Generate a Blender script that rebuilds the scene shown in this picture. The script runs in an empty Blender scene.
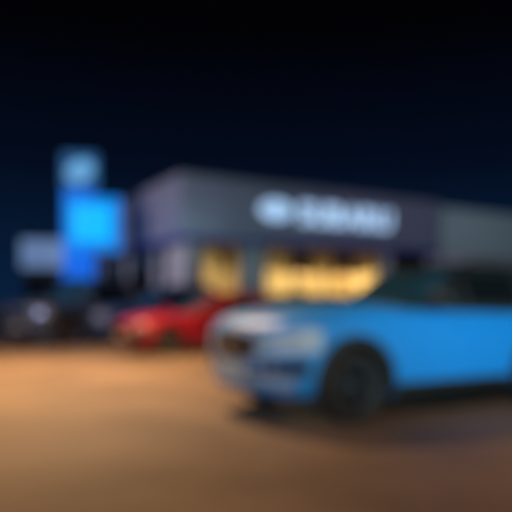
import bpy, bmesh, math, random
from mathutils import Vector, Matrix
R = math.radians
random.seed(7)
S = bpy.context.scene
COL = S.collection

# ---------------------------------------------------------------- materials
def nt(name):
    m = bpy.data.materials.new(name); m.use_nodes = True
    n = m.node_tree; b = n.nodes['Principled BSDF']
    return m, n, b
def noise_bump(n, b, scale, strength, dist=0.01, detail=6):
    tc = n.nodes.new('ShaderNodeTexCoord'); no = n.nodes.new('ShaderNodeTexNoise'); bu = n.nodes.new('ShaderNodeBump')
    no.inputs['Scale'].default_value = scale; no.inputs['Detail'].default_value = detail
    bu.inputs['Strength'].default_value = strength; bu.inputs['Distance'].default_value = dist
    n.links.new(tc.outputs['Object'], no.inputs['Vector']); n.links.new(no.outputs['Fac'], bu.inputs['Height'])
    n.links.new(bu.outputs['Normal'], b.inputs['Normal'])
    return tc, no
def simple(name, col, rough=0.6, metal=0.0, var=0.12, scale=3.0, bump=0.0):
    m, n, b = nt(name)
    tc = n.nodes.new('ShaderNodeTexCoord'); no = n.nodes.new('ShaderNodeTexNoise'); no.inputs['Scale'].default_value = scale
    no.inputs['Detail'].default_value = 5
    ra = n.nodes.new('ShaderNodeValToRGB')
    c0 = [max(0, c*(1-var)) for c in col]; c1 = [min(1, c*(1+var)) for c in col]
    ra.color_ramp.elements[0].color = (*c0, 1); ra.color_ramp.elements[1].color = (*c1, 1)
    ra.color_ramp.elements[0].position = .3; ra.color_ramp.elements[1].position = .7
    n.links.new(tc.outputs['Object'], no.inputs['Vector']); n.links.new(no.outputs['Fac'], ra.inputs['Fac'])
    n.links.new(ra.outputs['Color'], b.inputs['Base Color'])
    b.inputs['Roughness'].default_value = rough; b.inputs['Metallic'].default_value = metal
    if bump:
        bu = n.nodes.new('ShaderNodeBump'); bu.inputs['Strength'].default_value = bump; bu.inputs['Distance'].default_value = .01
        n.links.new(no.outputs['Fac'], bu.inputs['Height']); n.links.new(bu.outputs['Normal'], b.inputs['Normal'])
    return m
def paint(name, col, metal=0.25, rough=0.5):
    m = simple(name, col, rough, metal, .05, 40)
    b = m.node_tree.nodes['Principled BSDF']
    b.inputs['Coat Weight'].default_value = 1.0; b.inputs['Coat Roughness'].default_value = .30
    return m
def emit(name, col, strength, base=(.5, .5, .5)):
    m, n, b = nt(name)
    b.inputs['Base Color'].default_value = (*base, 1)
    b.inputs['Emission Color'].default_value = (*col, 1); b.inputs['Emission Strength'].default_value = strength
    b.inputs['Roughness'].default_value = .35
    return m
def thin_glass(name, tint=(.9, .95, .95), refl=.12):
    m = bpy.data.materials.new(name); m.use_nodes = True; n = m.node_tree; n.nodes.clear()
    o = n.nodes.new('ShaderNodeOutputMaterial'); mx = n.nodes.new('ShaderNodeMixShader')
    t = n.nodes.new('ShaderNodeBsdfTransparent'); g = n.nodes.new('ShaderNodeBsdfGlossy'); fr = n.nodes.new('ShaderNodeFresnel')
    fr.inputs['IOR'].default_value = 1.5
    t.inputs['Color'].default_value = (*tint, 1); g.inputs['Roughness'].default_value = .02
    n.links.new(fr.outputs['Fac'], mx.inputs['Fac']); n.links.new(t.outputs[0], mx.inputs[1]); n.links.new(g.outputs[0], mx.inputs[2])
    n.links.new(mx.outputs[0], o.inputs['Surface'])
    return m

M = {}
M['blue_paint'] = paint('blue_paint', (.003, .235, .70))
_b = M['blue_paint'].node_tree.nodes['Principled BSDF']; _b.inputs['Coat Weight'].default_value = .35; _b.inputs['Coat Roughness'].default_value = .42; _b.inputs['Metallic'].default_value = .1
M['black_paint'] = paint('black_paint', (.008, .014, .02))
M['red_paint'] = paint('red_paint', (.33, .003, .026))
M['navy_paint'] = paint('navy_paint', (.018, .065, .21))
M['grey_paint'] = paint('grey_paint', (.03, .055, .11), .4)
M['screen_glass'] = simple('screen_glass', (.012, .05, .085), .06, 0, .05)  # teal in the base colour stands in for reflections on the windscreen
M['car_glass'] = simple('car_glass', (.006, .008, .010), .04, 0, .05)
M['black_plastic'] = simple('black_plastic', (.014, .014, .015), .55, 0, .2, 30)
M['rubber'] = simple('rubber', (.012, .012, .013), .8, 0, .2, 30)
M['arch_liner'] = simple('arch_liner', (.008, .008, .008), .9)
M['alloy'] = simple('alloy', (.42, .43, .45), .3, 1, .06, 20)
M['dark_alloy'] = simple('dark_alloy', (.07, .075, .085), .4, .8, .06, 20)
M['chrome'] = simple('chrome', (.75, .77, .80), .16, 1, .03, 20)
M['sheen_silver'] = simple('sheen_silver', (.36, .48, .60), .35, .5, .05, 20)  # pale silver stands in for lamp reflection on the crossover's front
M['lamp_lens'] = simple('lamp_lens', (.34, .47, .62), .45, 0, .05)
M['lamp_off'] = simple('lamp_off', (.20, .22, .26), .42, .1, .05)
M['tail_lens'] = simple('tail_lens', (.35, .01, .01), .15)
M['plate'] = simple('plate', (.38, .38, .37), .6)

# ---------------------------------------------------------------- object helpers
def smooth(me, ang=35):
    for p in me.polygons: p.use_smooth = True
    try: me.set_sharp_from_angle(angle=R(ang))
    except Exception: pass
def link_bm(name, bm, mats, parent=None, loc=None, ang=35, flat=False):
    bmesh.ops.remove_doubles(bm, verts=bm.verts, dist=1e-5)
    bmesh.ops.recalc_face_normals(bm, faces=bm.faces)
    me = bpy.data.meshes.new(name); bm.to_mesh(me); bm.free()
    for m in (mats if isinstance(mats, (list, tuple)) else [mats]): me.materials.append(m)
    if not flat: smooth(me, ang)
    o = bpy.data.objects.new(name, me); COL.objects.link(o)
    if parent: o.parent = parent
    if loc: o.location = loc
    return o
def tag(o, label=None, cat=None, group=None, kind=None):
    if label: o['label'] = label
    if cat: o['category'] = cat
    if group: o['group'] = group
    if kind: o['kind'] = kind
    return o
def thing(name, label, cat, loc=(0, 0, 0), rz=0, group=None):
    o = bpy.data.objects.new(name, None); COL.objects.link(o); o.empty_display_size = .3
    o.location = loc; o.rotation_euler = (0, 0, rz)
    return tag(o, label, cat, group)
def part(name, parent, label=None):
    pass
def box(bm, x0, x1, y0, y1, z0, z1, bev=0.0):
    v = [bm.verts.new((x, y, z)) for x in (x0, x1) for y in (y0, y1) for z in (z0, z1)]
    fs = [bm.faces.new([v[i] for i in q]) for q in ((0, 1, 3, 2), (4, 6, 7, 5), (0, 4, 5, 1), (2, 3, 7, 6), (0, 2, 6, 4), (1, 5, 7, 3))]
    if bev:
        es = list({e for f in fs for e in f.edges})
        bmesh.ops.bevel(bm, geom=es, offset=bev, segments=2, affect='EDGES', profile=.5)
def boxo(name, mat, parent, x0, x1, y0, y1, z0, z1, bev=0.0, label=None):
    bm = bmesh.new(); box(bm, x0, x1, y0, y1, z0, z1, bev)
    o = link_bm(name, bm, mat, parent)
    if label: o['label'] = label
    return o
def lathe(bm, prof, n=40, axis='Y', c=(0, 0, 0), closed=False):
    """prof: list of (r, h); revolve about axis through c"""
    rings = []
    for r, h in prof:
        ring = []
        for k in range(n):
            a = 2*math.pi*k/n
            if axis == 'Y': p = (c[0]+r*math.cos(a), c[1]+h, c[2]+r*math.sin(a))
            elif axis == 'Z': p = (c[0]+r*math.cos(a), c[1]+r*math.sin(a), c[2]+h)
            else: p = (c[0]+h, c[1]+r*math.cos(a), c[2]+r*math.sin(a))
            ring.append(bm.verts.new(p))
        rings.append(ring)
    pairs = list(zip(rings, rings[1:])) + ([(rings[-1], rings[0])] if closed else [])
    for A, B in pairs:
        for k in range(n):
            bm.faces.new((A[k], A[(k+1) % n], B[(k+1) % n], B[k]))
    if not closed:
        for ring in (rings[0], rings[-1]):
            try: bm.faces.new(ring)
            except Exception: pass
def tube(bm, pts, r, n=10):
    rings = []
    pts = [Vector(p) for p in pts]
    for i, p in enumerate(pts):
        d = (pts[min(i+1, len(pts)-1)]-pts[max(i-1, 0)]).normalized()
        up = Vector((0, 0, 1)) if abs(d.z) < .9 else Vector((1, 0, 0))
        a = d.cross(up).normalized(); b = d.cross(a)
        rr = r[i] if isinstance(r, (list, tuple)) else r
        rings.append([bm.verts.new(p+(a*math.cos(2*math.pi*k/n)+b*math.sin(2*math.pi*k/n))*rr) for k in range(n)])
    for A, B in zip(rings, rings[1:]):
        for k in range(n): bm.faces.new((A[k], A[(k+1) % n], B[(k+1) % n], B[k]))
    bm.faces.new(rings[0]); bm.faces.new(rings[-1])
def solid_grid(bm, outer, inner):
    """outer/inner: equal 2D lists of points -> closed slab"""
    O = [[bm.verts.new(p) for p in row] for row in outer]; I = [[bm.verts.new(p) for p in row] for row in inner]
    nr, nc = len(O), len(O[0])
    for i in range(nr-1):
        for j in range(nc-1):
            bm.faces.new((O[i][j], O[i][j+1], O[i+1][j+1], O[i+1][j])); bm.faces.new((I[i][j], I[i+1][j], I[i+1][j+1], I[i][j+1]))
    for i in range(nr-1):
        bm.faces.new((O[i][0], O[i+1][0], I[i+1][0], I[i][0])); bm.faces.new((O[i][-1], I[i][-1], I[i+1][-1], O[i+1][-1]))
    for j in range(nc-1):
        bm.faces.new((O[0][j], I[0][j], I[0][j+1], O[0][j+1])); bm.faces.new((O[-1][j], O[-1][j+1], I[-1][j+1], I[-1][j]))

# ---------------------------------------------------------------- interpolation
def interp(ctrl, x):
    """monotone-ish cubic through [(x, v)...] sorted ascending"""
    if x <= ctrl[0][0]: return ctrl[0][1]
    if x >= ctrl[-1][0]: return ctrl[-1][1]
    for i in range(len(ctrl)-1):
        if ctrl[i][0] <= x <= ctrl[i+1][0]: break
    x0, y0 = ctrl[i]; x1, y1 = ctrl[i+1]; h = x1-x0; d = (y1-y0)/h
    def slope(k):
        if k <= 0 or k >= len(ctrl)-1: return None
        a = (ctrl[k][1]-ctrl[k-1][1])/(ctrl[k][0]-ctrl[k-1][0]); b = (ctrl[k+1][1]-ctrl[k][1])/(ctrl[k+1][0]-ctrl[k][0])
        return 0 if a*b <= 0 else 2*a*b/(a+b)
    m0 = slope(i); m1 = slope(i+1); m0 = d if m0 is None else m0; m1 = d if m1 is None else m1
    t = (x-x0)/h
    return (2*t**3-3*t*t+1)*y0+(t**3-2*t*t+t)*h*m0+(-2*t**3+3*t*t)*y1+(t**3-t*t)*h*m1
def lin(pts, x):
    if x <= pts[0][0]: return pts[0][1]
    for (a, b), (c, d) in zip(pts, pts[1:]):
        if x <= c: return b+(d-b)*(x-a)/max(1e-9, c-a)
    return pts[-1][1]
def chaikin(p, it=2):
    for _ in range(it):
        q = [p[0]]
        for a, b in zip(p, p[1:]):
            q += [tuple(.75*u+.25*v for u, v in zip(a, b)), tuple(.25*u+.75*v for u, v in zip(a, b))]
        q.append(p[-1]); p = q
    return p

# ---------------------------------------------------------------- the car builder
class CarShape:
    def __init__(s, P):
        s.P = P; W = P['W']; s.W = W
        s.xf = P['wb']/2+P['fo']; s.xr = -P['wb']/2-P['ro']; xf, xr = s.xf, s.xr
        hh, cb = P['hood'], P['belt']; gc = P['gc']
        s.bow_f, s.bow_r = .13, .08
        s.hw = [(xr, .80*W), (xr+.12, .91*W), (xr+.45, .975*W), (xr+1.2, W), (0, W), (xf-1.1, .995*W), (xf-.55, .97*W), (xf-.25, .92*W), (xf-.08, .84*W), (xf, .76*W)]
        cow = P['cowl']
        s.ztop = [(xr, P['deck']-.16), (xr+.06, P['deck']-.06), (xr+.2, P['deck']), (xr+.9, P['deck']+.0), (0, cb), (cow, cb), (cow+.5, hh+.02), (xf-.45, hh-.045), (xf-.16, hh-.12), (xf-.04, hh-.19), (xf, hh-.24)]
        s.zlow = [(xr, gc+.2), (xr+.12, gc+.1), (xr+.5, gc+.02), (0, gc), (xf-.6, gc+.0), (xf-.12, gc+.05), (xf, gc+.14)]
        s.zshd = [(xr, .05), (xr+.4, .07), (0, .05), (cow, .06), (xf-.5, .085), (xf, .06)]
        s.cache = {}
    def section(s, x):
        k = round(x, 4)
        if k in s.cache: return s.cache[k]
        hw, zt, zl, d = interp(s.hw, x), interp(s.ztop, x), interp(s.zlow, x), interp(s.zshd, x)
        zs = zt-d; h = zs-zl
        pts = [(0, zl), (hw*.84, zl), (hw*.965, zl+.05), (hw*.985, zl+.22*h), (hw, zl+.5*h), (hw*.995, zl+.72*h), (hw*.965, zl+.93*h), (hw*.93, zs+.015), (hw*.72, zt-.012), (0, zt)]
        p = chaikin(pts, 2)
        s.cache[k] = p
        return p
    def side_y(s, x, z):
        p = s.section(x); best = None
        im = max(range(len(p)), key=lambda i: p[i][0])
        for a, b in zip(p[:-1], p[1:]):
            if a[1] <= z <= b[1] and b[1]-a[1] > 1e-6:
                y = a[0]+(b[0]-a[0])*(z-a[1])/(b[1]-a[1])
                best = y if best is None else max(best, y)
        return best if best is not None else 0.0
    def top_z(s, x, y):
        p = s.section(x); best = None; y = abs(y)
        for a, b in zip(p[len(p)//3:-1], p[len(p)//3+1:]):
            if min(a[0], b[0]) <= y <= max(a[0], b[0]) and abs(b[0]-a[0]) > 1e-6:
                z = a[1]+(b[1]-a[1])*(y-a[0])/(b[0]-a[0]); best = z if best is None else max(best, z)
        return best if best is not None else p[-1][1]
    def off(s, x, y):
        hw = interp(s.hw, x); xf, xr = s.xf, s.xr
        f = max(0, 1-(xf-x)/.9); r = max(0, 1-(x-xr)/.7)
        return -s.bow_f*f*f*(y/hw)**2 + s.bow_r*r*r*(y/hw)**2
    def plan(s, z, front=True):
        """polyline (x,y), y>=0 from centre line round the corner and along the side, at height z"""
        xe = s.xf if front else s.xr; sg = -1 if front else 1
        pts = []; yc = s.side_y(xe, z)
        for k in range(13):
            y = yc*k/12; pts.append((xe+s.off(xe, y), y))
        x = 0.02
        while x < 1.3:
            xx = xe+sg*x; y = s.side_y(xx, z); pts.append((xx+s.off(xx, y), y)); x += .03
        return pts
    def at(s, d, z, front=True):
        """point and outward normal at arc distance d (signed) from the centre line"""
        sg = 1 if d >= 0 else -1; d = abs(d); pl = s.plan(z, front)
        for a, b in zip(pl, pl[1:]):
            l = math.hypot(b[0]-a[0], b[1]-a[1])
            if d <= l or b is pl[-1]:
                t = d/max(l, 1e-9); x, y = a[0]+(b[0]-a[0])*t, a[1]+(b[1]-a[1])*t
                dx, dy = (b[0]-a[0])/max(l, 1e-9), (b[1]-a[1])/max(l, 1e-9)
                n = (dy, -dx) if front else (-dy, dx)
                if not front: n = (-dy, dx)
                return (x, y*sg, z), (n[0], n[1]*sg, 0)
            d -= l

def wrap_panel(bm, cs, d0, d1, z0, z1, off=.012, depth=.04, front=True, nd=10, nz=5, zshape=None, sgn=1, shrink=0):
    O, I = [], []
    for i in range(nz+1):
        o, n_ = [], []
        for j in range(nd+1):
            u = j/nd; v = i/nz
            za, zb = (z0, z1) if zshape is None else zshape(u)
            z = za+(zb-za)*v; d = d0+(d1-d0)*u
            p, n = cs.at(sgn*d, z, front)
            o.append((p[0]+n[0]*off, p[1]+n[1]*off, z)); n_.append((p[0]-n[0]*depth, p[1]-n[1]*depth, z))
        O.append(o); I.append(n_)
    solid_grid(bm, O, I)

def boolean_cut(o, cutters):
    for c in cutters:
        m = o.modifiers.new('cut', 'BOOLEAN'); m.operation = 'DIFFERENCE'; m.object = c; m.solver = 'EXACT'
    dg = bpy.context.evaluated_depsgraph_get(); dg.update()
    me = bpy.data.meshes.new_from_object(o.evaluated_get(dg))
    o.modifiers.clear(); old = o.data; o.data = me; bpy.data.meshes.remove(old)
    for c in cutters:
        me_c = c.data; bpy.data.objects.remove(c); bpy.data.meshes.remove(me_c)

def make_wheel(root, x, y, r, wd, rim_mat, side):
    bm = bmesh.new()
    lathe(bm, [(.02, -.05), (r*.45, -.05), (r*.45, .0), (.02, 0)], 28)
    hub = link_bm('wheel', bm, M['dark_alloy'], root, (x, y, r))
    bm = bmesh.new(); h = wd/2; ri = r*.66
    lathe(bm, [(ri, -h*.8), (ri+.02, -h), (r*.9, -h), (r*.975, -h*.8), (r, -h*.5), (r, h*.5), (r*.975, h*.8), (r*.9, h), (ri+.02, h), (ri, h*.8)], 48, closed=True)
    link_bm('tyre', bm, M['rubber'], hub)
    bm = bmesh.new(); s = side
    lathe(bm, [(ri+.004, -h*.75), (ri+.004, h*.82*s if s > 0 else -h*.82), (ri-.018, h*.80*s), (ri-.03, h*.3*s), (ri-.03, -h*.75*s)], 48, closed=False) if False else None
    lathe(bm, [(ri+.003, -h*.78), (ri+.003, h*.78), (ri-.022, h*.74), (ri-.03, 0), (ri-.022, -h*.74)], 48, closed=True)
    yo = s*h*.62
    lathe(bm, [(.005, yo-.02), (.062, yo-.02), (.062, yo+s*.012), (.04, yo+s*.02), (.005, yo+s*.02)], 20)
    for k in range(5):
        for dd in (-.16, .16):
            a = 2*math.pi*k/5+.3
            d = Vector((math.cos(a+dd*.35), 0, math.sin(a+dd*.35))); e = Vector((math.cos(a+dd), 0, math.sin(a+dd)))
            t = Vector((-math.sin(a), 0, math.cos(a)))
            p0 = d*.05; p1 = e*(ri-.012)
            vs = []
            for p, w, oo in ((p0, .020, .010), (p1, .013, .0)):
                for a1, b1 in ((-1, -1), (1, -1), (1, 1), (-1, 1)):
                    q = p+t*w*a1; vs.append(bm.verts.new((q.x, yo+s*(oo+b1*.012), q.z)))
            for q in ((0, 1, 2, 3), (7, 6, 5, 4), (0, 4, 5, 1), (1, 5, 6, 2), (2, 6, 7, 3), (3, 7, 4, 0)): bm.faces.new([vs[i] for i in q])
    link_bm('rim', bm, rim_mat, hub)

def make_car(name, label, cat, group, loc, rz, P):
    root = thing(name, label, cat, loc, rz, group)
    cs = CarShape(P); W = P['W']; pm = P['paint']; r = P['r']; xf, xr = cs.xf, cs.xr
    # ---- body shell
    xs = [xr, xr+.03, xr+.07, xr+.12, xr+.2, xr+.3]; k = xr+.42
    while k < xf-.42: xs.append(k); k += .12
    xs += [xf-.42, xf-.32, xf-.24, xf-.17, xf-.11, xf-.06, xf-.025, xf]
    bm = bmesh.new(); rings = []
    for x in xs:
        p = cs.section(x); n = len(p)
        left = [bm.verts.new((x+cs.off(x, y), y, z)) for y, z in p]
        right = [left[0]]+[bm.verts.new((x+cs.off(x, y), -y, z)) for y, z in p[1:-1]]+[left[-1]]
        rings.append((left, right))
    for (A, A2), (B, B2) in zip(rings, rings[1:]):
        for i in range(n-1):
            bm.faces.new((A[i], A[i+1], B[i+1], B[i])); bm.faces.new((A2[i], B2[i], B2[i+1], A2[i+1]))
    for (Lf, Rt), x in ((rings[0], xr), (rings[-1], xf)):
        rows = []
        for i, (y, z) in enumerate(cs.section(x)):
            if y < 1e-6: rows.append([Lf[i]]*7); continue
            row = [Lf[i]]
            for j in range(1, 6):
                yy = y*(1-j/3); row.append(bm.verts.new((x+cs.off(x, yy), yy, z)))
            row.append(Rt[i]); rows.append(row)
        for a, b in zip(rows, rows[1:]):
            for j in range(6):
                f = []
                for v in (a[j], a[j+1], b[j+1], b[j]):
                    if v not in f: f.append(v)
                if len(f) >= 3:
                    try: bm.faces.new(f)
                    except Exception: pass
    body = link_bm('body', bm, [pm, M['arch_liner']], root)
    cut = []
    ra = r+.06; axles = (P['wb']/2, -P['wb']/2)
    for ax in axles:
        for sg in (1, -1):
            b2 = bmesh.new()
            lathe(b2, [(ra, sg*(W-.36)), (ra, sg*(W+.2))], 40)
            for f in b2.faces: f.material_index = 1
            c = link_bm('cut', b2, [pm, M['arch_liner']], None, (ax, 0, r+.01)); cut.append(c)
    # cutters work in world space: keep the body at identity while cutting
    body.parent = None
    boolean_cut(body, cut); smooth(body.data, 32); body.parent = root
    # ---- greenhouse
    zb = P['belt']-.06; zr = P['H']-.05; e = 5.0
    def ring(t):
        tt = t
        x1 = P['cowl']+.08+(P['roof_f']-P['cowl']-.08)*(tt**1.08)
        x0 = P['tail_b']+(P['roof_r']-P['tail_b'])*(tt**1.25)
        w = W*(.925-.20*(tt**1.25)); return x0, x1, w, zb+(zr-zb)*t
    def side_pt(x, t, off=0):
        x0, x1, w, z = ring(t); xc, a = (x0+x1)/2, (x1-x0)/2; u = min(.999, abs((x-xc)/a))
        return w*(1-u**e)**(1/e)+off, z
    def front_pt(y, t, off=0, front=True):
        x0, x1, w, z = ring(t); xc, a = (x0+x1)/2, (x1-x0)/2; u = min(.999, abs(y/w))
        dx = a*(1-u**e)**(1/e) + (-.05*(y/w)**2 if front else .03*(y/w)**2*-1)
        return (xc+dx+off if front else xc-dx-off), z
    bm = bmesh.new(); N = 72; rg = []
    lv = [(0, 1), (.12, 1), (.25, 1), (.4, 1), (.55, 1), (.7, 1), (.82, 1), (.91, 1), (.97, .995), (1.0, .98)]
    def rpt(t, k, sc, dz=0):
        x0, x1, w, z = ring(min(t, 1)); xc, a = (x0+x1)/2, (x1-x0)/2; th = 2*math.pi*k/N
        c, s_ = math.cos(th), math.sin(th)
        x = a*math.copysign(abs(c)**(2/e), c); y = w*math.copysign(abs(s_)**(2/e), s_)
        x += (-.05 if c > 0 else .03)*(y/w)**2*min(1, abs(c)*4)
        return (xc+x*sc, y*sc, z+dz)
    for t, sc in lv: rg.append([bm.verts.new(rpt(t, k, sc)) for k in range(N)])
    for sc, dz in ((.955, .016), (.90, .028), (.75, .042), (.5, .048), (.25, .05)): rg.append([bm.verts.new(rpt(1, k, sc, dz)) for k in range(N)])
    for A, B in zip(rg[7:], rg[8:]):
        for k in range(N): bm.faces.new((A[k], A[(k+1) % N], B[(k+1) % N], B[k]))
    bm.faces.new(rg[-1])
    bmesh.ops.delete(bm, geom=[v for v in bm.verts if not v.link_faces], context='VERTS')
    link_bm('roof', bm, P.get('roof_paint', pm), root, ang=50)
    bm = bmesh.new(); rg = [[bm.verts.new(rpt(t, k, sc)) for k in range(N)] for t, sc in lv[:8]]
    for A, B in zip(rg, rg[1:]):
        for k in range(N): bm.faces.new((A[k], A[(k+1) % N], B[(k+1) % N], B[k]))
    bm.faces.new(rg[0])
    link_bm('pillars', bm, M['black_plastic'] if P.get('black_pillars') else pm, root, ang=50)
    # ---- glass
    def glass_side(sg, xa, xb, t0=.17, t1=.86):
        bm = bmesh.new(); O, I = [], []
        for i in range(9):
            t = t0+(t1-t0)*i/8; o, q = [], []
            a, b = xa(t), xb(t)
            for j in range(13):
                x = a+(b-a)*j/12; y, z = side_pt(x, t); o.append((x, sg*(y+.006), z)); q.append((x, sg*(y-.02), z))
            O.append(o); I.append(q)
        solid_grid(bm, O, I); link_bm('side_window', bm, M['car_glass'], root)
    fx = lambda t: ring(t)[1]; rx = lambda t: ring(t)[0]
    bp = P['bpillar']; cp = P['cpillar']
    for sg in (1, -1):
        glass_side(sg, lambda t: bp+.05, lambda t: fx(t)-.30+.05*t)
        glass_side(sg, lambda t: max(cp+.05, rx(t)+.26), lambda t: bp-.05)
        if P.get('quarter'):
            glass_side(sg, lambda t: rx(t)+.24, lambda t: max(cp-.04, rx(t)+.30), .22, .82)
    for front, nm, t0, t1, ww in ((True, 'windscreen', .16, .93, .86), (False, 'rear_window', .22, .88, .82)):
        bm = bmesh.new(); O, I = [], []
        for i in range(9):
            t = t0+(t1-t0)*i/8; w = ring(t)[2]*ww; o, q = [], []
            for j in range(21):
                y = -w+2*w*j/20; x, z = front_pt(y, t, .008, front); o.append((x, y, z+.004)); x2, _ = front_pt(y, t, -.02, front); q.append((x2, y, z-.004))
            O.append(o); I.append(q)
        solid_grid(bm, O, I); link_bm(nm, bm, M['screen_glass'], root)
    # ---- hood
    bm = bmesh.new(); O, I = [], []
    for i in range(15):
        x = P['cowl']+.06+(xf-.20-P['cowl']-.06)*i/14; hwx = interp(cs.hw, x)*.80; o, q = [], []
        for j in range(17):
            y = -hwx+2*hwx*j/16; z = cs.top_z(x, y); xx = x+cs.off(x, y); o.append((xx, y, z+.007)); q.append((xx, y, z-.02))
        O.append(o); I.append(q)
    solid_grid(bm, O, I); link_bm('hood', bm, pm, root, ang=50)
    # ---- doors with handles
    def door(sg, xa, xb, rear):
        bm = bmesh.new(); O, I = [], []
        for i in range(11):
            z = P['gc']+.16+(P['belt']-.14-P['gc']-.16)*i/10; o, q = [], []
            for j in range(13):
                a = xa
                if rear:    # follow the wheel arch
                    dz = abs(z-(r+.01)); rr = r+.15
                    if dz < rr: a = max(xa, -P['wb']/2+math.sqrt(rr*rr-dz*dz))
                x = a+(xb-a)*j/12; y = cs.side_y(x, z); o.append((x, sg*(y+.006), z)); q.append((x, sg*(y-.03), z))
            O.append(o); I.append(q)
        solid_grid(bm, O, I); d = link_bm('door', bm, pm, root, ang=50)
        xh = xa+.13 if not rear else xa+.25; zh = P['belt']-.17; yh = cs.side_y(xh, zh)
        bm = bmesh.new()
        tube(bm, [(xh-.02, sg*(yh-.005), zh), (xh+.0, sg*(yh+.03), zh), (xh+.15, sg*(yh+.034), zh), (xh+.18, sg*(yh-.005), zh)], .011, 8)
        link_bm('door_handle', bm, P.get('handle', pm), d)
    for sg in (1, -1):
        door(sg, bp+.012, P['cowl']-.02, False); door(sg, max(cp-.1, xr+.5), bp-.012, True)
    # ---- cladding
    bm = bmesh.new()
    clad = M['black_plastic'] if P['clad'] else pm
    for ax in axles:
        for sg in (1, -1):
            bm = bmesh.new(); O, I = [], []
            for q in range(33):
                a = R(-14)+R(208)*q/32; o, n_ = [], []
                for rr in (ra-.004, ra+.02, ra+P['lip']):
                    x = ax+rr*math.cos(a); z = max(P['gc']+.05, r+.01+rr*math.sin(a)); y = cs.side_y(x, z)
                    if y <= 0.3: y = W*.95
                    xo = cs.off(x, y)
                    o.append((x+xo, sg*(y+.014), z)); n_.append((x+xo, sg*(y-.05), z))
                O.append(o); I.append(n_)
            solid_grid(bm, O, I); link_bm('wheel_arch', bm, clad, root, ang=60)
    for sg in (1, -1):
        bm = bmesh.new(); O, I = [], []
        for i in range(5):
            z = P['gc']+.015+(.13 if P['clad'] else .07)*i/4; o, q = [], []
            for j in range(13):
                x = -P['wb']/2+ra+.1+(P['wb']-2*ra-.2)*j/12; y = max(cs.side_y(x, z), W*.90); o.append((x, sg*(y+.012), z)); q.append((x, sg*(y-.06), z))
            O.append(o); I.append(q)
        solid_grid(bm, O, I); link_bm('side_skirt', bm, M['black_plastic'], root, ang=60)
    # ---- front end
    zt = P['hood']-.24; gc = P['gc']; zl0 = gc+.16
    hz = zt-.08
    bm = bmesh.new()
    g0 = max(hz-.20, zl0+.18)
    def gz(u): return (g0+.04*abs(2*u-1)**2, hz+.06-.03*abs(2*u-1)**3)
    wrap_panel(bm, cs, -.40, .40, 0, 0, .012, .03, True, 16, 5, gz); gr = link_bm('grille', bm, M['black_plastic'], root)
    bm = bmesh.new()
    for q in (0.2, .5, .8):
        wrap_panel(bm, cs, -.385, .385, 0, 0, .022, .0, True, 16, 1, lambda u: (gz(u)[0]+(gz(u)[1]-gz(u)[0])*q-.011, gz(u)[0]+(gz(u)[1]-gz(u)[0])*q+.011))
    link_bm('grille_bar', bm, M['chrome'] if P.get('chrome') else M['dark_alloy'], gr)
    bm = bmesh.new()
    lathe(bm, [(.002, 0), (.075, 0), (.085, .006), (.075, .012), (.002, .012)], 28, axis='X', c=(0, 0, 0))
    for v in bm.verts: v.co.z *= .6
    p, n = cs.at(0, hz-.06); link_bm('badge', bm, M['chrome'], gr, (p[0]+.024, 0, hz-.05))
    for sg in (1, -1):
        bm = bmesh.new()
        wrap_panel(bm, cs, .49, P.get('lamp_d', 1.02), 0, 0, .015, .04, True, 16, 4, lambda u: (max(hz-.15, zl0+.245)+.05*u, hz+.065+.05*u-.06*max(0, u-.8)*3), sgn=sg)
        h = link_bm('headlight', bm, P['lamp'], root)
        bm = bmesh.new()
        wrap_panel(bm, cs, .52, .86, 0, 0, .021, .0, True, 10, 1, lambda u: (hz-.03+.04*u, hz-.008+.04*u), sgn=sg)
        link_bm('lamp_strip', bm, M['chrome'], h)
        bm = bmesh.new()
        wrap_panel(bm, cs, .50, .98, 0, 0, .014, .03, True, 12, 3, lambda u: (zl0+.095+.02*u, zl0+.235), sgn=sg)
        fg = link_bm('fog_lamp_recess', bm, M['black_plastic'], root)
        bm = bmesh.new(); p, n = cs.at(sg*.62, zl0+.16)
        lathe(bm, [(.002, 0), (.05, 0), (.055, .01), (.045, .02), (.002, .022)], 20, axis='X')
        link_bm('fog_lamp', bm, M['lamp_off'], fg, (p[0]+.012, p[1], p[2])).rotation_euler = (0, 0, math.atan2(n[1], n[0]))
    bm = bmesh.new()
    wrap_panel(bm, cs, -.46, .46, zl0+.082, zl0+.125, .012, .03, True, 14, 3); link_bm('air_intake', bm, M['black_plastic'], root)
    bm = bmesh.new()
    wrap_panel(bm, cs, -.85, .85, 0, 0, .02, .04, True, 20, 3, lambda u: (zl0-.005, zl0+.075)); link_bm('bumper_lip', bm, P.get('lip_mat', M['black_plastic']), root)
    bm = bmesh.new(); p, n = cs.at(0, zl0+.24)
    box(bm, p[0]-.01, p[0]+.02, -.26, .26, zl0+.06, zl0+.165, .004); link_bm('number_plate', bm, M['plate'], root)
    if P.get('sheen_front'):  # pale strips that carry the reflected light painted onto the nose
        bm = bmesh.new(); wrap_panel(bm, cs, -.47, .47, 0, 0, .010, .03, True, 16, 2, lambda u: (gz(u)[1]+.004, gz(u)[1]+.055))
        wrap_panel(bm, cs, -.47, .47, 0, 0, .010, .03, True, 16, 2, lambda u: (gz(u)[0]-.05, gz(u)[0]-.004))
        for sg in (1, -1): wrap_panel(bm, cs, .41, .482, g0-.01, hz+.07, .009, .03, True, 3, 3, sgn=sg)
        link_bm('grille_surround_sheen', bm, M['sheen_silver'], root)
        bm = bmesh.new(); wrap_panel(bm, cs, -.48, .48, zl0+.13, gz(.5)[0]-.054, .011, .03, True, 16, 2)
        link_bm('bumper_guard_sheen', bm, M['sheen_silver'], root)
    # ---- rear
    zr_ = interp(cs.ztop, xr)
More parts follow.
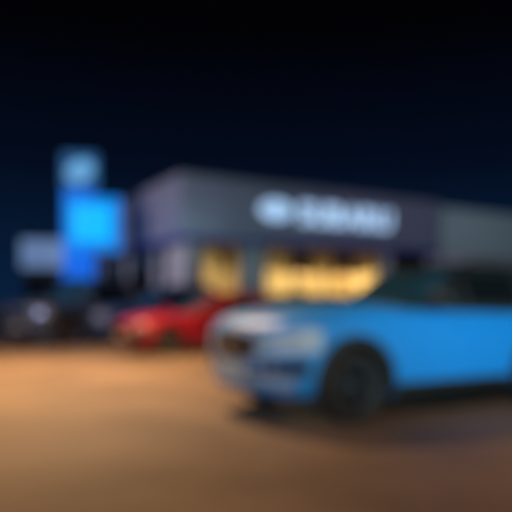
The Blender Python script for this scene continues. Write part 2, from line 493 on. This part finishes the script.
    for sg in (1, -1):
        bm = bmesh.new()
        wrap_panel(bm, cs, .45, .98, zr_-.24, zr_-.07, .014, .03, False, 12, 3, sgn=sg); link_bm('tail_light', bm, M['tail_lens'], root)
    bm = bmesh.new(); wrap_panel(bm, cs, -.8, .8, gc+.22, gc+.38, .016, .03, False, 16, 3); link_bm('rear_bumper', bm, M['black_plastic'], root)
    # ---- mirrors
    for sg in (1, -1):
        bm = bmesh.new()
        xm = P['cowl']-.16; zm = P['belt']+.07; ym = W*.97
        bmesh.ops.create_uvsphere(bm, u_segments=20, v_segments=12, radius=1)
        for v in bm.verts:
            c = v.co; f = lambda q: math.copysign(abs(q)**.65, q)
            v.co = Vector((xm+f(c.x)*.07, sg*(ym+.09)+f(c.y)*.11, zm+.02+f(c.z)*.075))
        tube(bm, [(xm+.02, sg*(W*.87), zm-.06), (xm+.01, sg*(ym+.01), zm-.03), (xm, sg*(ym+.06), zm)], .03, 10)
        mr = link_bm('wing_mirror', bm, pm if not P.get('black_mirror') else M['black_plastic'], root)
        bm = bmesh.new(); box(bm, xm-.083, xm-.07, sg*(ym+.09)-.10, sg*(ym+.09)+.10, zm-.04, zm+.08, .004); link_bm('mirror_glass', bm, M['chrome'], mr)
    # ---- roof rails, fin
    if P.get('rails'):
        for sg in (1, -1):
            bm = bmesh.new(); pts = []
            x0, x1 = P['roof_r']+.12, P['roof_f']-.18
            for k in range(11):
                x = x0+(x1-x0)*k/10; pts.append((x, sg*W*.66, P['H']-.022+(.045 if 0 < k < 10 else -.01)))
            tube(bm, pts, .018, 10)
            for k in (1, 5, 9): tube(bm, [(pts[k][0], pts[k][1], P['H']-.06), pts[k]], .02, 8)
            link_bm('roof_rail', bm, M['black_plastic'], root)
    bm = bmesh.new()
    xa = P['roof_r']+.22
    v = [bm.verts.new(q) for q in ((xa-.09, -.022, P['H']-.01), (xa+.1, -.012, P['H']-.01), (xa+.1, .012, P['H']-.01), (xa-.09, .022, P['H']-.01), (xa-.08, 0, P['H']+.075))]
    for q in ((0, 1, 4), (1, 2, 4), (2, 3, 4), (3, 0, 4), (3, 2, 1, 0)): bm.faces.new([v[i] for i in q])
    link_bm('antenna', bm, M['black_plastic'], root)
    # ---- wipers
    bm = bmesh.new()
    for y0, y1 in ((.45, -.1), (-.05, -.6)):
        xa_, za_ = front_pt(y0, .17, .02); xb_, zb_ = front_pt(y1, .21, .02)
        tube(bm, [(xa_, y0, za_), (xb_, y1, zb_)], .008, 6)
    link_bm('wiper', bm, M['black_plastic'], root)
    # ---- wheels
    for ax in axles:
        for sg in (1, -1): make_wheel(root, ax, sg*(W-.115), r, .22, P['rim'], sg)
    return root

# heading: nose points left and towards the camera, parallel to the showroom's long front
HEAD = R(180+30)
def place(px_wheel, Yw, W, wb, head):
    """root position so that the near front wheel's outer face stands at the given ground spot"""
    X = (px_wheel-256)/620*Yw
    f = Vector((math.cos(head), math.sin(head))); l = Vector((-f.y, f.x))   # left of the car
    c = Vector((X, Yw))-f*(wb/2)-l*W
    return (c.x, c.y, 0)

crossover = dict(W=.90, wb=2.67, fo=.86, ro=.94, H=1.60, gc=.22, r=.35, hood=1.12, belt=1.10, deck=1.09, cowl=.50, roof_f=-.24, roof_r=-1.75, tail_b=-2.12,
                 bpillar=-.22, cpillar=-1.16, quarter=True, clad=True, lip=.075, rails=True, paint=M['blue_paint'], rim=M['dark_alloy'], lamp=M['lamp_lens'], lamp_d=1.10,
                 chrome=True, lip_mat=M['sheen_silver'], black_mirror=True, black_pillars=True, roof_paint=M['black_paint'], sheen_front=True)
hatch = dict(W=.88, wb=2.62, fo=.86, ro=.80, H=1.44, gc=.17, r=.32, hood=.92, belt=.93, deck=.95, cowl=.80, roof_f=-.02, roof_r=-1.40, tail_b=-1.98,
             bpillar=-.25, cpillar=-1.12, quarter=False, clad=False, lip=.03, paint=M['red_paint'], rim=M['alloy'], lamp=M['lamp_off'])
estate = dict(W=.90, wb=2.70, fo=.90, ro=1.0, H=1.72, gc=.21, r=.35, hood=1.12, belt=1.12, deck=1.12, cowl=.72, roof_f=-.05, roof_r=-1.8, tail_b=-2.15,
             bpillar=-.22, cpillar=-1.14, quarter=True, clad=True, lip=.06, rails=True, paint=M['navy_paint'], rim=M['alloy'], lamp=M['lamp_off'], chrome=True)
suv = dict(W=.95, wb=2.78, fo=.92, ro=1.0, H=1.95, gc=.26, r=.40, hood=1.26, belt=1.25, deck=1.25, cowl=.80, roof_f=.10, roof_r=-1.95, tail_b=-2.25,
           bpillar=-.18, cpillar=-1.18, quarter=True, clad=True, lip=.07, rails=True, paint=M['grey_paint'], rim=M['alloy'], lamp=M['lamp_off'], chrome=True)
G = 'cars parked outside the showroom'
make_car('crossover_car', 'bright blue crossover with black wheel arches, nearest to the camera, its nose turned left', 'car', G, place(358, 5.75, .90, 2.67, HEAD), HEAD, crossover)
make_car('hatchback_car', 'low red car standing behind the blue crossover, in front of the lit windows', 'car', G, place(169, 13.9, .88, 2.62, HEAD), HEAD, hatch)
make_car('estate_car', 'dark navy car parked just left of the red car and beneath the blue sign', 'car', G, place(124, 18.0, .90, 2.70, HEAD), HEAD, estate)
make_car('suv_car', 'tall dark grey car at the left end of the row, facing the open lot', 'car', G, place(68, 17.2, .95, 2.78, R(180+62)), R(180+62), suv)

# ---------------------------------------------------------------- ground
m, n, b = nt('asphalt')
tc = n.nodes.new('ShaderNodeTexCoord')
n1 = n.nodes.new('ShaderNodeTexNoise'); n1.inputs['Scale'].default_value = .55; n1.inputs['Detail'].default_value = 6
n2 = n.nodes.new('ShaderNodeTexNoise'); n2.inputs['Scale'].default_value = 90; n2.inputs['Detail'].default_value = 4
ra = n.nodes.new('ShaderNodeValToRGB'); ra.color_ramp.elements[0].color = (.088, .066, .053, 1); ra.color_ramp.elements[1].color = (.185, .138, .108, 1)
ra.color_ramp.elements[0].position = .35; ra.color_ramp.elements[1].position = .65
ra2 = n.nodes.new('ShaderNodeValToRGB'); ra2.color_ramp.elements[0].color = (.7, .7, .7, 1); ra2.color_ramp.elements[1].color = (1.2, 1.2, 1.2, 1)
mul = n.nodes.new('ShaderNodeMixRGB'); mul.blend_type = 'MULTIPLY'; mul.inputs[0].default_value = 1
bu = n.nodes.new('ShaderNodeBump'); bu.inputs['Strength'].default_value = .5; bu.inputs['Distance'].default_value = .008
for q in (n1, n2): n.links.new(tc.outputs['Object'], q.inputs['Vector'])
n.links.new(n1.outputs['Fac'], ra.inputs['Fac']); n.links.new(n2.outputs['Fac'], ra2.inputs['Fac'])
n.links.new(ra.outputs['Color'], mul.inputs[1]); n.links.new(ra2.outputs['Color'], mul.inputs[2]); n.links.new(mul.outputs[0], b.inputs['Base Color'])
n.links.new(n2.outputs['Fac'], bu.inputs['Height']); n.links.new(bu.outputs['Normal'], b.inputs['Normal'])
b.inputs['Roughness'].default_value = .62
M['asphalt'] = m
bm = bmesh.new()
v = [bm.verts.new(p) for p in ((-700, -60, 0), (700, -60, 0), (700, 900, 0), (-700, 900, 0))]; bm.faces.new(v)
tag(link_bm('parking_lot', bm, M['asphalt'], flat=True), 'wide warm lit asphalt lot running up to the showroom', 'ground', kind='structure')

# ---------------------------------------------------------------- showroom building
RB = R(29.6); CX, CY = -2.37, 20.7
M['fascia'] = simple('fascia_panels', (.31, .315, .43), .45, .2, .05, 1.5)
M['pale_wall'] = simple('pale_render', (.55, .52, .55), .8, 0, .06, 4, .2)
M['wing_panel'] = simple('wing_panel', (.42, .55, .56), .5, .1, .05, 1.5)
M['trim_blue'] = simple('trim_blue', (.05, .07, .40), .4, .2)
M['frame'] = simple('window_frame_metal', (.10, .10, .12), .4, .7)
M['glass'] = thin_glass('window_glass')
M['dark_glass'] = thin_glass('tinted_glass', (.30, .34, .36))
M['interior'] = simple('interior_wall', (.74, .60, .34), .8, 0, .05)
M['interior_dark'] = simple('interior_back', (.10, .09, .085), .8)
M['floor_tile'] = simple('floor_tile', (.42, .34, .24), .4)
M['concrete'] = simple('concrete', (.28, .26, .24), .85, 0, .12, 5, .3)
M['soffit'] = simple('soffit', (.22, .22, .25), .7)
bld = thing('showroom_building', 'grey flat roofed car showroom with lit windows beneath a deep fascia', 'building', (CX, CY, 0), RB)
# local x runs along the long front, local y runs back from it
ZB, ZT = 3.32, 5.36
LX, LY = 11.5, 10.6
def fascia_mesh(x0, x1, y0, y1, long_axis):
    bm = bmesh.new(); box(bm, x0, x1, y0, y1, ZB, ZT, .012)
    return bm
o = link_bm('fascia', fascia_mesh(-.30, LX, -.30, .35, 0), M['fascia'], bld)
o = link_bm('fascia', fascia_mesh(-.30, .35, .353, LY, 1), M['fascia'], bld)
# panel joints as raised fins
bm = bmesh.new()
x = 1.6
while x < LX-.5: box(bm, x-.012, x+.012, -.312, -.297, ZB+.05, ZT-.05); x += 1.9
link_bm('fascia_joint', bm, M['frame'], bld)
bm = bmesh.new(); y = 1.6
while y < LY-.5: box(bm, -.312, -.297, y-.012, y+.012, ZB+.05, ZT-.05); y += 1.9
link_bm('fascia_joint', bm, M['frame'], bld)
boxo('coping', M['frame'], bld, -.34, LX+.02, -.34, .40, ZT+.002, ZT+.06, .01)
boxo('coping', M['frame'], bld, -.34, .40, .403, LY+.04, ZT+.002, ZT+.06, .01)
boxo('roof', M['concrete'], bld, .36, LX, .36, LY, 4.9, 5.1)
boxo('trim_band', M['trim_blue'], bld, -.33, LX, -.33, .2, ZB-.16, ZB-.003, .006)
boxo('trim_band', M['trim_blue'], bld, -.33, .2, .203, LY, ZB-.16, ZB-.003, .006)
boxo('ceiling', M['soffit'], bld, .21, LX, .21, LY, ZB-.13, ZB-.004)
def pier(x0, x1, y0, y1, mat=None): return boxo('pier', mat or M['pale_wall'], bld, x0, x1, y0, y1, .1, ZB-.163, .01)
pier(0, .62, 0, .35); pier(0, .30, .353, 1.70)
pier(2.16, 3.12, 0, .30); pier(8.52, 9.05, 0, .30); pier(11.05, 11.49, 0, .30)
pier(0, .30, 2.66, 3.05); pier(0, .30, 6.2, 6.55); pier(0, .30, 10.25, 10.6)
boxo('wall', M['pale_wall'], bld, .305, LX, LY-.25, LY-.002, .1, ZB-.14)
boxo('wall', M['pale_wall'], bld, LX-.2, LX-.002, .31, LY-.26, .1, ZB-.14)
boxo('floor', M['floor_tile'], bld, .02, LX-.02, .02, LY-.02, .02, .10)
boxo('partition', M['interior'], bld, .305, 8.9, 2.72, 2.84, .103, ZB-.14)
boxo('partition', M['interior'], bld, 8.55, 8.67, .31, 2.717, .103, ZB-.14)
def window(x0, x1, z0, z1, mull, side=False, glass=None, trans=None):
    """frame + pane in the front (plane y) or in the side (plane x)"""
    fr = .06; bm = bmesh.new(); d0, d1 = .08, .20
    def bx(a0, a1, c0, c1, e0=d0, e1=d1):
        if side: box(bm, e0, e1, a0, a1, c0, c1)
        else: box(bm, a0, a1, e0, e1, c0, c1)
    bx(x0, x0+fr, z0, z1); bx(x1-fr, x1, z0, z1); bx(x0+fr, x1-fr, z0, z0+fr); bx(x0+fr, x1-fr, z1-fr, z1)
    for k in range(1, mull+1):
        c = x0+(x1-x0)*k/(mull+1); bx(c-.025, c+.025, z0+fr, z1-fr, d0+.01, d1-.01)
    if trans: bx(x0+fr, x1-fr, trans-.025, trans+.025, d0+.02, d1-.02)
    w = link_bm('window', bm, M['frame'], bld)
    bm = bmesh.new(); e0, e1 = .13, .142
    if side: box(bm, e0, e1, x0+fr*.5, x1-fr*.5, z0+fr*.5, z1-fr*.5)
    else: box(bm, x0+fr*.5, x1-fr*.5, e0, e1, z0+fr*.5, z1-fr*.5)
    link_bm('pane', bm, glass or M['glass'], w)
    return w
M['brick'] = simple('brown_brick', (.085, .045, .04), .8, 0, .25, 6, .4)
boxo('sill_wall', M['brick'], bld, .622, 2.158, .02, .28, .103, 1.36, .01); boxo('sill_wall', M['brick'], bld, 3.122, 8.518, .02, .28, .103, 1.36, .01)
window(.63, 2.15, 1.363, ZB-.17, 1); window(3.13, 8.51, 1.363, ZB-.17, 3)
window(1.71, 2.65, .12, ZB-.17, 0, True)
window(3.06, 6.19, .12, ZB-.17, 2, True, M['dark_glass'], 2.5); window(6.56, 10.24, .12, ZB-.17, 2, True, M['dark_glass'], 2.5)
# entrance door between the two right piers
bm = bmesh.new()
for a0, a1, c0, c1 in ((9.06, 9.13, .12, 3.14), (10.97, 11.04, .12, 3.14), (9.13, 10.97, 3.06, 3.14), (10.0, 10.1, .12, 2.5), (9.13, 10.97, 2.5, 2.58)): box(bm, a0, a1, .08, .2, c0, c1)
dr = link_bm('door', bm, M['frame'], bld)
boxo('pane', M['dark_glass'], dr, 9.1, 11.0, .13, .142, .12, 3.1)
bm = bmesh.new(); tube(bm, [(9.9, .05, .9), (9.9, .02, .95), (9.9, .02, 1.5), (9.9, .05, 1.55)], .016, 8); tube(bm, [(10.2, .05, .9), (10.2, .02, .95), (10.2, .02, 1.5), (10.2, .05, 1.55)], .016, 8)
link_bm('door_handle', bm, M['chrome'], dr)
# right hand wing
wing = thing('workshop_wing', 'grey green panelled wing joined to the right end of the showroom', 'building', (CX, CY, 0), RB)
bm = bmesh.new(); box(bm, 11.53, 24, -.12, 9, 3.3, 5.22, .01); link_bm('fascia', bm, M['wing_panel'], wing)
boxo('wall', M['pale_wall'], wing, 11.6, 23.9, 0, 8.9, .1, 3.297)
for k in range(3):
    x0 = 12.3+k*3.8
    bm = bmesh.new()
    for q in range(6): box(bm, x0, x0+3.0, -.05, -.004, .12+q*.46, .12+q*.46+.44, .006)
    dd = link_bm('roller_door', bm, M['frame'], wing)
    boxo('handle', M['chrome'], dd, x0+1.4, x0+1.6, -.075, -.052, .6, .64)
# pavement with kerb
bm = bmesh.new(); box(bm, -1.9, 25, -1.7, 14, -.05, .12, .02)
pv = tag(link_bm('pavement', bm, M['concrete'], None, (CX, CY, 0)), 'raised concrete pavement round the foot of the showroom', 'pavement', kind='structure'); pv.rotation_euler.z = RB
# the floor of the building sits on the pavement: lift the building by the kerb
bld.location.z = .105; wing.location.z = .105

def b2w(x, y, z=0):
    c, s = math.cos(RB), math.sin(RB); return Vector((CX+c*x-s*y, CY+s*x+c*y, z))
def lamp(name, kind, loc, col, power, size=.1, rot=None, spot=None, parent=None):
    l = bpy.data.lights.new(name, kind); l.color = col; l.energy = power
    if kind in ('POINT', 'SPOT'): l.shadow_soft_size = size
    if kind == 'AREA': l.size = size
    if spot: l.spot_size = R(spot[0]); l.spot_blend = spot[1]
    o = bpy.data.objects.new(name, l); COL.objects.link(o); o.location = loc
    if rot: o.rotation_euler = rot
    if parent: o.parent = parent
    return o
# ---------------------------------------------------------------- pendant lamps in the showroom
M['bulb'] = emit('warm_bulb', (1, .62, .22), 6.0)
M['shade'] = simple('lamp_shade_metal', (.10, .06, .03), .4, .6)
WARM = (1, .66, .30)
def at_px(px, y):
    # distance along the front of the thing that stands y metres behind it, for a bearing from the camera
    t = (px-256)/620; c, q = math.cos(RB), math.sin(RB)
    return (t*(CY+c*y)-CX+q*y)/(c-t*q)
pend = [(at_px(226, 1.4), 1.4, .20, 'pendant lamp behind the narrow window beside the corner of the showroom'), (at_px(301, 1.4), 1.4, .50, 'left of the two big drum lamps behind the wide showroom window'),
        (at_px(343, 1.4), 1.4, .50, 'right of the two big drum lamps behind the wide showroom window')]
ZC = ZB-.13+.105
for x, y, r_, lb in pend:
    p = b2w(x, y, ZC)
    t = thing('pendant_lamp', lb, 'lamp', (p.x, p.y, ZC), 0, 'pendant lamps in the showroom')
    bm = bmesh.new(); tube(bm, [(0, 0, 0), (0, 0, -.14)], .012, 8); link_bm('cord', bm, M['frame'], t)
    bm = bmesh.new(); lathe(bm, [(.03, -.10), (r_*.8, -.12), (r_, -.92), (r_-.012, -.92), (r_*.8-.012, -.135), (.03, -.115)], 28, 'Z', closed=True); link_bm('lamp_shade', bm, M['shade'], t)
    bm = bmesh.new(); bmesh.ops.create_uvsphere(bm, u_segments=16, v_segments=10, radius=.075); link_bm('bulb', bm, M['bulb'], t, (0, 0, -.56))
    lamp('pendant_light', 'POINT', (0, 0, -1.02), WARM, 118 if x > 3 else 52, .08, parent=t)
# counter and display stand inside the showroom
p = b2w(5.7, 1.9, 0)
t = thing('display_stand', 'dark upright display stand inside the wide window of the showroom', 'stand', (p.x, p.y, .205), RB)
boxo('base', M['frame'], t, -.4, .4, -.2, .2, 0, .06, .01); boxo('panel', M['black_plastic'], t, -.36, .36, -.03, .03, .063, 1.55, .01)
p = b2w(7.4, 1.9, 0)
t = thing('reception_desk', 'low wooden reception desk inside the right half of the wide window', 'desk', (p.x, p.y, .205), RB)
M['wood'] = simple('desk_wood', (.20, .10, .045), .5, 0, .3, 8)
boxo('desk_body', M['wood'], t, -.8, .8, -.3, .3, 0, 1.0, .01); boxo('counter_top', M['shade'], t, -.85, .85, -.35, .35, 1.003, 1.05, .01)
# dim light at the back of the side glazing
p = b2w(1.2, 8.6, ZC)
t = thing('office_lamp', 'small dim ceiling lamp behind the tinted side glazing', 'lamp', (p.x, p.y, ZC))
bm = bmesh.new(); lathe(bm, [(.02, 0), (.2, 0), (.2, -.05), (.16, -.08), (.02, -.09)], 24, 'Z'); link_bm('diffuser', bm, M['bulb'], t)
lamp('office_light', 'POINT', (0, 0, -.25), (1, .55, .25), 40, .1, parent=t)

# ---------------------------------------------------------------- illuminated lettering on the fascia
M['sign_face'] = emit('sign_face', (.42, .68, 1.0), .84, (.8, .8, .8))
M['sign_ring'] = emit('sign_ring', (.42, .68, 1.0), .84, (.8, .8, .8))
M['sign_blue'] = emit('sign_blue', (.12, .30, .8), .8, (.05, .1, .4))
sp = b2w(0, -.30, 0)
sign = thing('fascia_sign', 'white illuminated lettering and oval emblem on the grey fascia over the wide window', 'sign', (sp.x, sp.y, .0), RB)
def text_mesh(ch, size, depth):
    cu = bpy.data.curves.new('t', 'FONT'); cu.body = ch; cu.size = size; cu.extrude = depth; cu.offset = .022; cu.align_x = 'LEFT'
    o = bpy.data.objects.new('t', cu); COL.objects.link(o)
    dg = bpy.context.evaluated_depsgraph_get(); me = bpy.data.meshes.new_from_object(o.evaluated_get(dg))
    bpy.data.objects.remove(o); bpy.data.curves.remove(cu)
    return me
x = 4.36; size = 1.08; zc = 4.52
for ch in 'SUBARU':
    me = text_mesh(ch, size, .05); me.materials.append(M['sign_face'])
    w = max(v.co.x for v in me.vertices); w0 = min(v.co.x for v in me.vertices)
    for v in me.vertices:
        c = v.co.copy(); v.co = Vector(((c.x-w0)*1.03, -.06-c.z, c.y))
    o = bpy.data.objects.new('letter', me); COL.objects.link(o); o.parent = sign; o.location = (x, 0, zc-.39)
    x += (w-w0)*1.03+.09
bm = bmesh.new()
lathe(bm, [(.02, -.02), (.66, -.02), (.66, -.10), (.61, -.12), (.02, -.12)], 48, 'Y')
for v in bm.verts: v.co.z *= .54
em = link_bm('emblem', bm, M['sign_ring'], sign, (3.36, 0, zc))
bm = bmesh.new()
for (sx, sz, sr) in ((a0*.92, a1*.8, a2*.85) for a0, a1, a2 in ((-.38, .10, .20), (-.02, .16, .09), (.22, .05, .09), (.42, -.1, .09), (.05, -.2, .09), (-.2, -.25, .09))):
    vs = []
    for k in range(8):
        a = math.pi*k/4+math.pi/2; rr = sr if k % 2 == 0 else sr*.35
        vs.append((sx+rr*math.cos(a), sz+rr*math.sin(a)))
    F = [bm.verts.new((a_, -.135, c_)) for a_, c_ in vs]; Bk = [bm.verts.new((a_, -.118, c_)) for a_, c_ in vs]
    bm.faces.new(F); bm.faces.new(Bk[::-1])
    for k in range(8): bm.faces.new((F[k], F[(k+1) % 8], Bk[(k+1) % 8], Bk[k]))
link_bm('star', bm, M['sign_blue'], em)

# ---------------------------------------------------------------- blue pylon sign
M['pylon_blue'] = emit('pylon_blue', (.0, .13, .80), .95, (.02, .04, .08))
M['pylon_cyan'] = emit('pylon_cyan', (.0, .44, 1.0), 1.15, (.02, .04, .08))
M['pylon_panel'] = emit('pylon_panel', (.0, .25, .95), .85, (.02, .04, .08))
M['pylon_top'] = emit('pylon_top', (.03, .17, .45), .5, (.02, .04, .08))
M['pylon_pale'] = emit('pylon_pale', (.16, .45, .80), .85, (.02, .04, .08))
PY = 22.0
pyl = thing('pylon_sign', 'tall glowing blue pylon sign with a wide cyan panel and paler top box', 'sign', ((80-256)/620*PY, PY, 0), R(8))
k = PY/620
boxo('base', M['concrete'], pyl, -.8, .8, -.35, .35, 0, .25, .02)
boxo('column', M['pylon_blue'], pyl, -.56, .50, -.16, .16, .253, 5.20, .02)
pn = boxo('panel', M['pylon_panel'], pyl, -.50, 1.42, -.26, -.165, 3.05, 4.95, .03, 'wide blue panel')
boxo('panel_light', M['pylon_cyan'], pn, -.22, 1.10, -.285, -.262, 3.38, 4.66, .01, 'bright cyan middle of the panel')
bm = bmesh.new(); box(bm, -.60, .62, -.2, .2, 5.24, 6.50, .04); tb = link_bm('top_box', bm, M['pylon_top'], pyl)
bm = bmesh.new(); lathe(bm, [(.02, -.202), (.46, -.202), (.46, -.215), (.02, -.215)], 40, 'Y', (0, 0, 0))
for v in bm.verts: v.co.z *= .82; v.co.z += v.co.x*.25
link_bm('emblem', bm, M['pylon_pale'], tb, (.03, 0, 5.86))
for q in ('pylon_blue', 'pylon_cyan', 'pylon_top', 'pylon_pale', 'pylon_panel'):
    pb = M[q].node_tree.nodes['Principled BSDF']; pb.inputs['Roughness'].default_value = .75; pb.inputs['Specular IOR Level'].default_value = .1
# ---------------------------------------------------------------- annex far left
M['annex_fascia'] = emit('annex_fascia', (.27, .50, 1.0), .30, (.5, .52, .6))
ax_ = thing('service_kiosk', 'small flat roofed kiosk with a pale lit fascia at the far left', 'building', (-11.5, 30, 0), R(4))
boxo('fascia', M['annex_fascia'], ax_, 0.2, 2.9, -.3, 3, 2.95, 4.30, .02)
boxo('wall', M['interior_dark'], ax_, .3, 2.8, 0, 2.8, 0, 2.947)
bm = bmesh.new()
for a0, a1, c0, c1 in ((.3, .36, .1, 2.5), (2.64, 2.7, .1, 2.5), (1.47, 1.53, .1, 2.5), (.36, 2.64, 2.44, 2.5), (.36, 2.64, .1, .16)): box(bm, a0, a1, -.06, -.004, c0, c1)
w = link_bm('window', bm, M['frame'], ax_); boxo('pane', M['car_glass'], w, .33, 2.67, -.03, -.018, .12, 2.48)

# ---------------------------------------------------------------- lot lamps and added fill lights
M['lamp_glow'] = emit('lot_lamp_glow', (1, .62, .28), 3.0)
M['lamp_glow_cool'] = emit('fill_glow_cool', (.75, .88, 1), 3.0)
M['galv'] = simple('galvanised_steel', (.30, .30, .31), .45, .8)
def lot_lamp(label, loc, h, arm, glow, col, power, rz, cone):
    t = thing('street_lamp', label, 'street lamp', loc, rz, 'lamps round the lot')
    bm = bmesh.new(); lathe(bm, [(.02, 0), (.2, 0), (.2, .3), (.16, .4), (.02, .4)], 24, 'Z'); link_bm('base', bm, M['concrete'], t)
    bm = bmesh.new(); tube(bm, [(0, 0, .38), (0, 0, h*.5), (0, 0, h-.1), (.12, 0, h+.05), (arm*.6, 0, h+.12), (arm, 0, h+.12)], [.075, .065, .055, .05, .045, .04], 14); link_bm('pole', bm, M['galv'], t)
    bm = bmesh.new(); box(bm, arm-.1, arm+.62, -.16, .16, h+.04, h+.17, .035); hd = link_bm('lamp_head', bm, M['galv'], t)
    bm = bmesh.new(); box(bm, arm+.0, arm+.56, -.12, .12, h+.015, h+.037, .004); link_bm('lens', bm, glow, hd)
    l = lamp('lot_light', 'SPOT', (arm+.28, 0, h-.02), col, power, .18, None, cone, t)
    return t
lot_lamp('galvanised lot lamp with a long arm and a warm lens over the lot', (-7.0, 10.6, 0), 7.0, 3.2, M['lamp_glow'], (1, .56, .24), 10200, 0, (124, 1))
def fill_flood(label, loc, h, aim, glow, col, power, cone):  # unseen fill lights, added to brighten cars and walls
    t = thing('fill_light', label, 'fill_light', loc, 0, 'fill lights added round the lot')
    bm = bmesh.new(); lathe(bm, [(.02, 0), (.16, 0), (.16, .2), (.02, .2)], 24, 'Z'); link_bm('base', bm, M['concrete'], t)
    bm = bmesh.new(); tube(bm, [(0, 0, .19), (0, 0, h*.5), (0, 0, h-.16)], [.06, .05, .045], 14); link_bm('pole', bm, M['galv'], t)
    d = (Vector(aim)-Vector((loc[0], loc[1], h))).normalized(); rot = d.to_track_quat('-Z', 'Y').to_euler()
    bm = bmesh.new(); box(bm, -.22, .22, -.16, .16, -.04, .10, .02); hd = link_bm('lamp_head', bm, M['galv'], t, (0, 0, h)); hd.rotation_euler = rot
    bm = bmesh.new(); box(bm, -.19, .19, -.13, .13, -.052, -.043, .003); link_bm('lens', bm, glow, hd)
    lamp('fill_spot', 'SPOT', Vector((0, 0, h))+d*.12, col, power, .5, rot, cone, t)
fill_flood('unseen cool fill light added on a short post behind the camera, aimed at the blue crossover', (6.6, -3.0, 0), .9, (2.7, 6.3, 1.7), M['lamp_glow_cool'], (.44, .93, 1), 3900, (33, 1))  # added low so the car side gains more light than the ground
fill_flood('unseen cool fill light added on a post left of the camera, aimed at the crossover nose', (-7.5, -2.0, 0), 4.2, (-.25, 6.7, .9), M['lamp_glow_cool'], (.66, .86, 1), 1700, (25, .8))  # added to brighten the front face of the crossover
fill_flood('unseen pale fill light added on a tall post beyond the left edge, aimed at the showroom', (-11.5, 14.5, 0), 6.0, (-2.0, 22.5, 4.0), M['lamp_glow'], (1, .88, .96), 1750, (95, .8))  # added fill to lift the left facade
fill_flood('unseen cool fill light added left of the camera, aimed at the far row of cars', (-8.0, 1.0, 0), 3.0, (-6.2, 17.0, 1.1), M['lamp_glow_cool'], (.42, .58, 1), 2400, (28, .9))  # added fill for the dark cars in the far row
fill_flood('unseen cool fill light added on a tall post beyond the right edge, aimed at the workshop wing', (13.0, 13.0, 0), 5.5, (8.5, 27.0, 4.6), M['lamp_glow_cool'], (.70, .80, 1), 1150, (80, .8))  # added fill for the right end of the fascia and the wing
lot_lamp('added galvanised lot lamp with a warm lens, unseen behind the camera', (4.6, -3.6, 0), 8.0, .9, M['lamp_glow'], (1, .57, .27), 3900, R(120), (150, .7))  # added out of view to warm the near ground

# ---------------------------------------------------------------- night sky, moon, camera
w = bpy.data.worlds.new('World'); S.world = w; w.use_nodes = True
n = w.node_tree; bg = n.nodes['Background']
sk = n.nodes.new('ShaderNodeTexSky'); sk.sky_type = 'NISHITA'; sk.sun_disc = False
sk.sun_elevation = R(-4); sk.sun_rotation = R(200)
tcw = n.nodes.new('ShaderNodeTexCoord'); sp_ = n.nodes.new('ShaderNodeSeparateXYZ'); rw = n.nodes.new('ShaderNodeValToRGB')
rw.color_ramp.elements[0].position = .0; rw.color_ramp.elements[0].color = (.003, .0145, .046, 1)
rw.color_ramp.elements[1].position = .40; rw.color_ramp.elements[1].color = (.0003, .0004, .0012, 1)
e2 = rw.color_ramp.elements.new(.22); e2.color = (.0008, .0034, .0120, 1)
n.links.new(tcw.outputs['Generated'], sp_.inputs[0]); n.links.new(sp_.outputs['Z'], rw.inputs['Fac'])
add = n.nodes.new('ShaderNodeMixRGB'); add.blend_type = 'ADD'; add.inputs[0].default_value = 1
mu = n.nodes.new('ShaderNodeMixRGB'); mu.blend_type = 'MULTIPLY'; mu.inputs[0].default_value = 1; mu.inputs[2].default_value = (.02, .02, .02, 1)
n.links.new(sk.outputs[0], mu.inputs[1]); n.links.new(mu.outputs[0], add.inputs[1]); n.links.new(rw.outputs[0], add.inputs[2])
n.links.new(add.outputs[0], bg.inputs['Color']); bg.inputs['Strength'].default_value = 1.0
sun = bpy.data.lights.new('moon', 'SUN'); sun.energy = .32; sun.angle = R(.5); sun.color = (.7, .8, 1)
so = bpy.data.objects.new('moon', sun); COL.objects.link(so); so.rotation_euler = Vector((-.42, -.75, .5)).to_track_quat('Z', 'Y').to_euler()

cam = bpy.data.cameras.new('camera'); co = bpy.data.objects.new('camera', cam); COL.objects.link(co); S.camera = co
co.location = (0, 0, 1.11); co.rotation_euler = (R(90), 0, 0)
cam.sensor_width = 36; cam.lens = 36*620/512; cam.shift_y = 50/512; cam.clip_end = 3000; cam.clip_start = .05
# the whole photograph is far out of focus: the lens is focused close by
BLUR_PX = 24
cam.dof.use_dof = True; cam.dof.focus_distance = .45
cam.dof.aperture_fstop = (cam.lens/1000)/(BLUR_PX/620*.45)
cam.dof.aperture_blades = 0
S.render.engine = 'CYCLES'
S.cycles.use_denoising = True
S.cycles.max_bounces = 6
S.cycles.sample_clamp_indirect = 4
S.cycles.pixel_filter_type = 'BLACKMAN_HARRIS'
S.view_settings.view_transform = 'Standard'; S.view_settings.look = 'None'
S.view_settings.exposure = 0; S.view_settings.gamma = 1
S.view_settings.use_curve_mapping = False
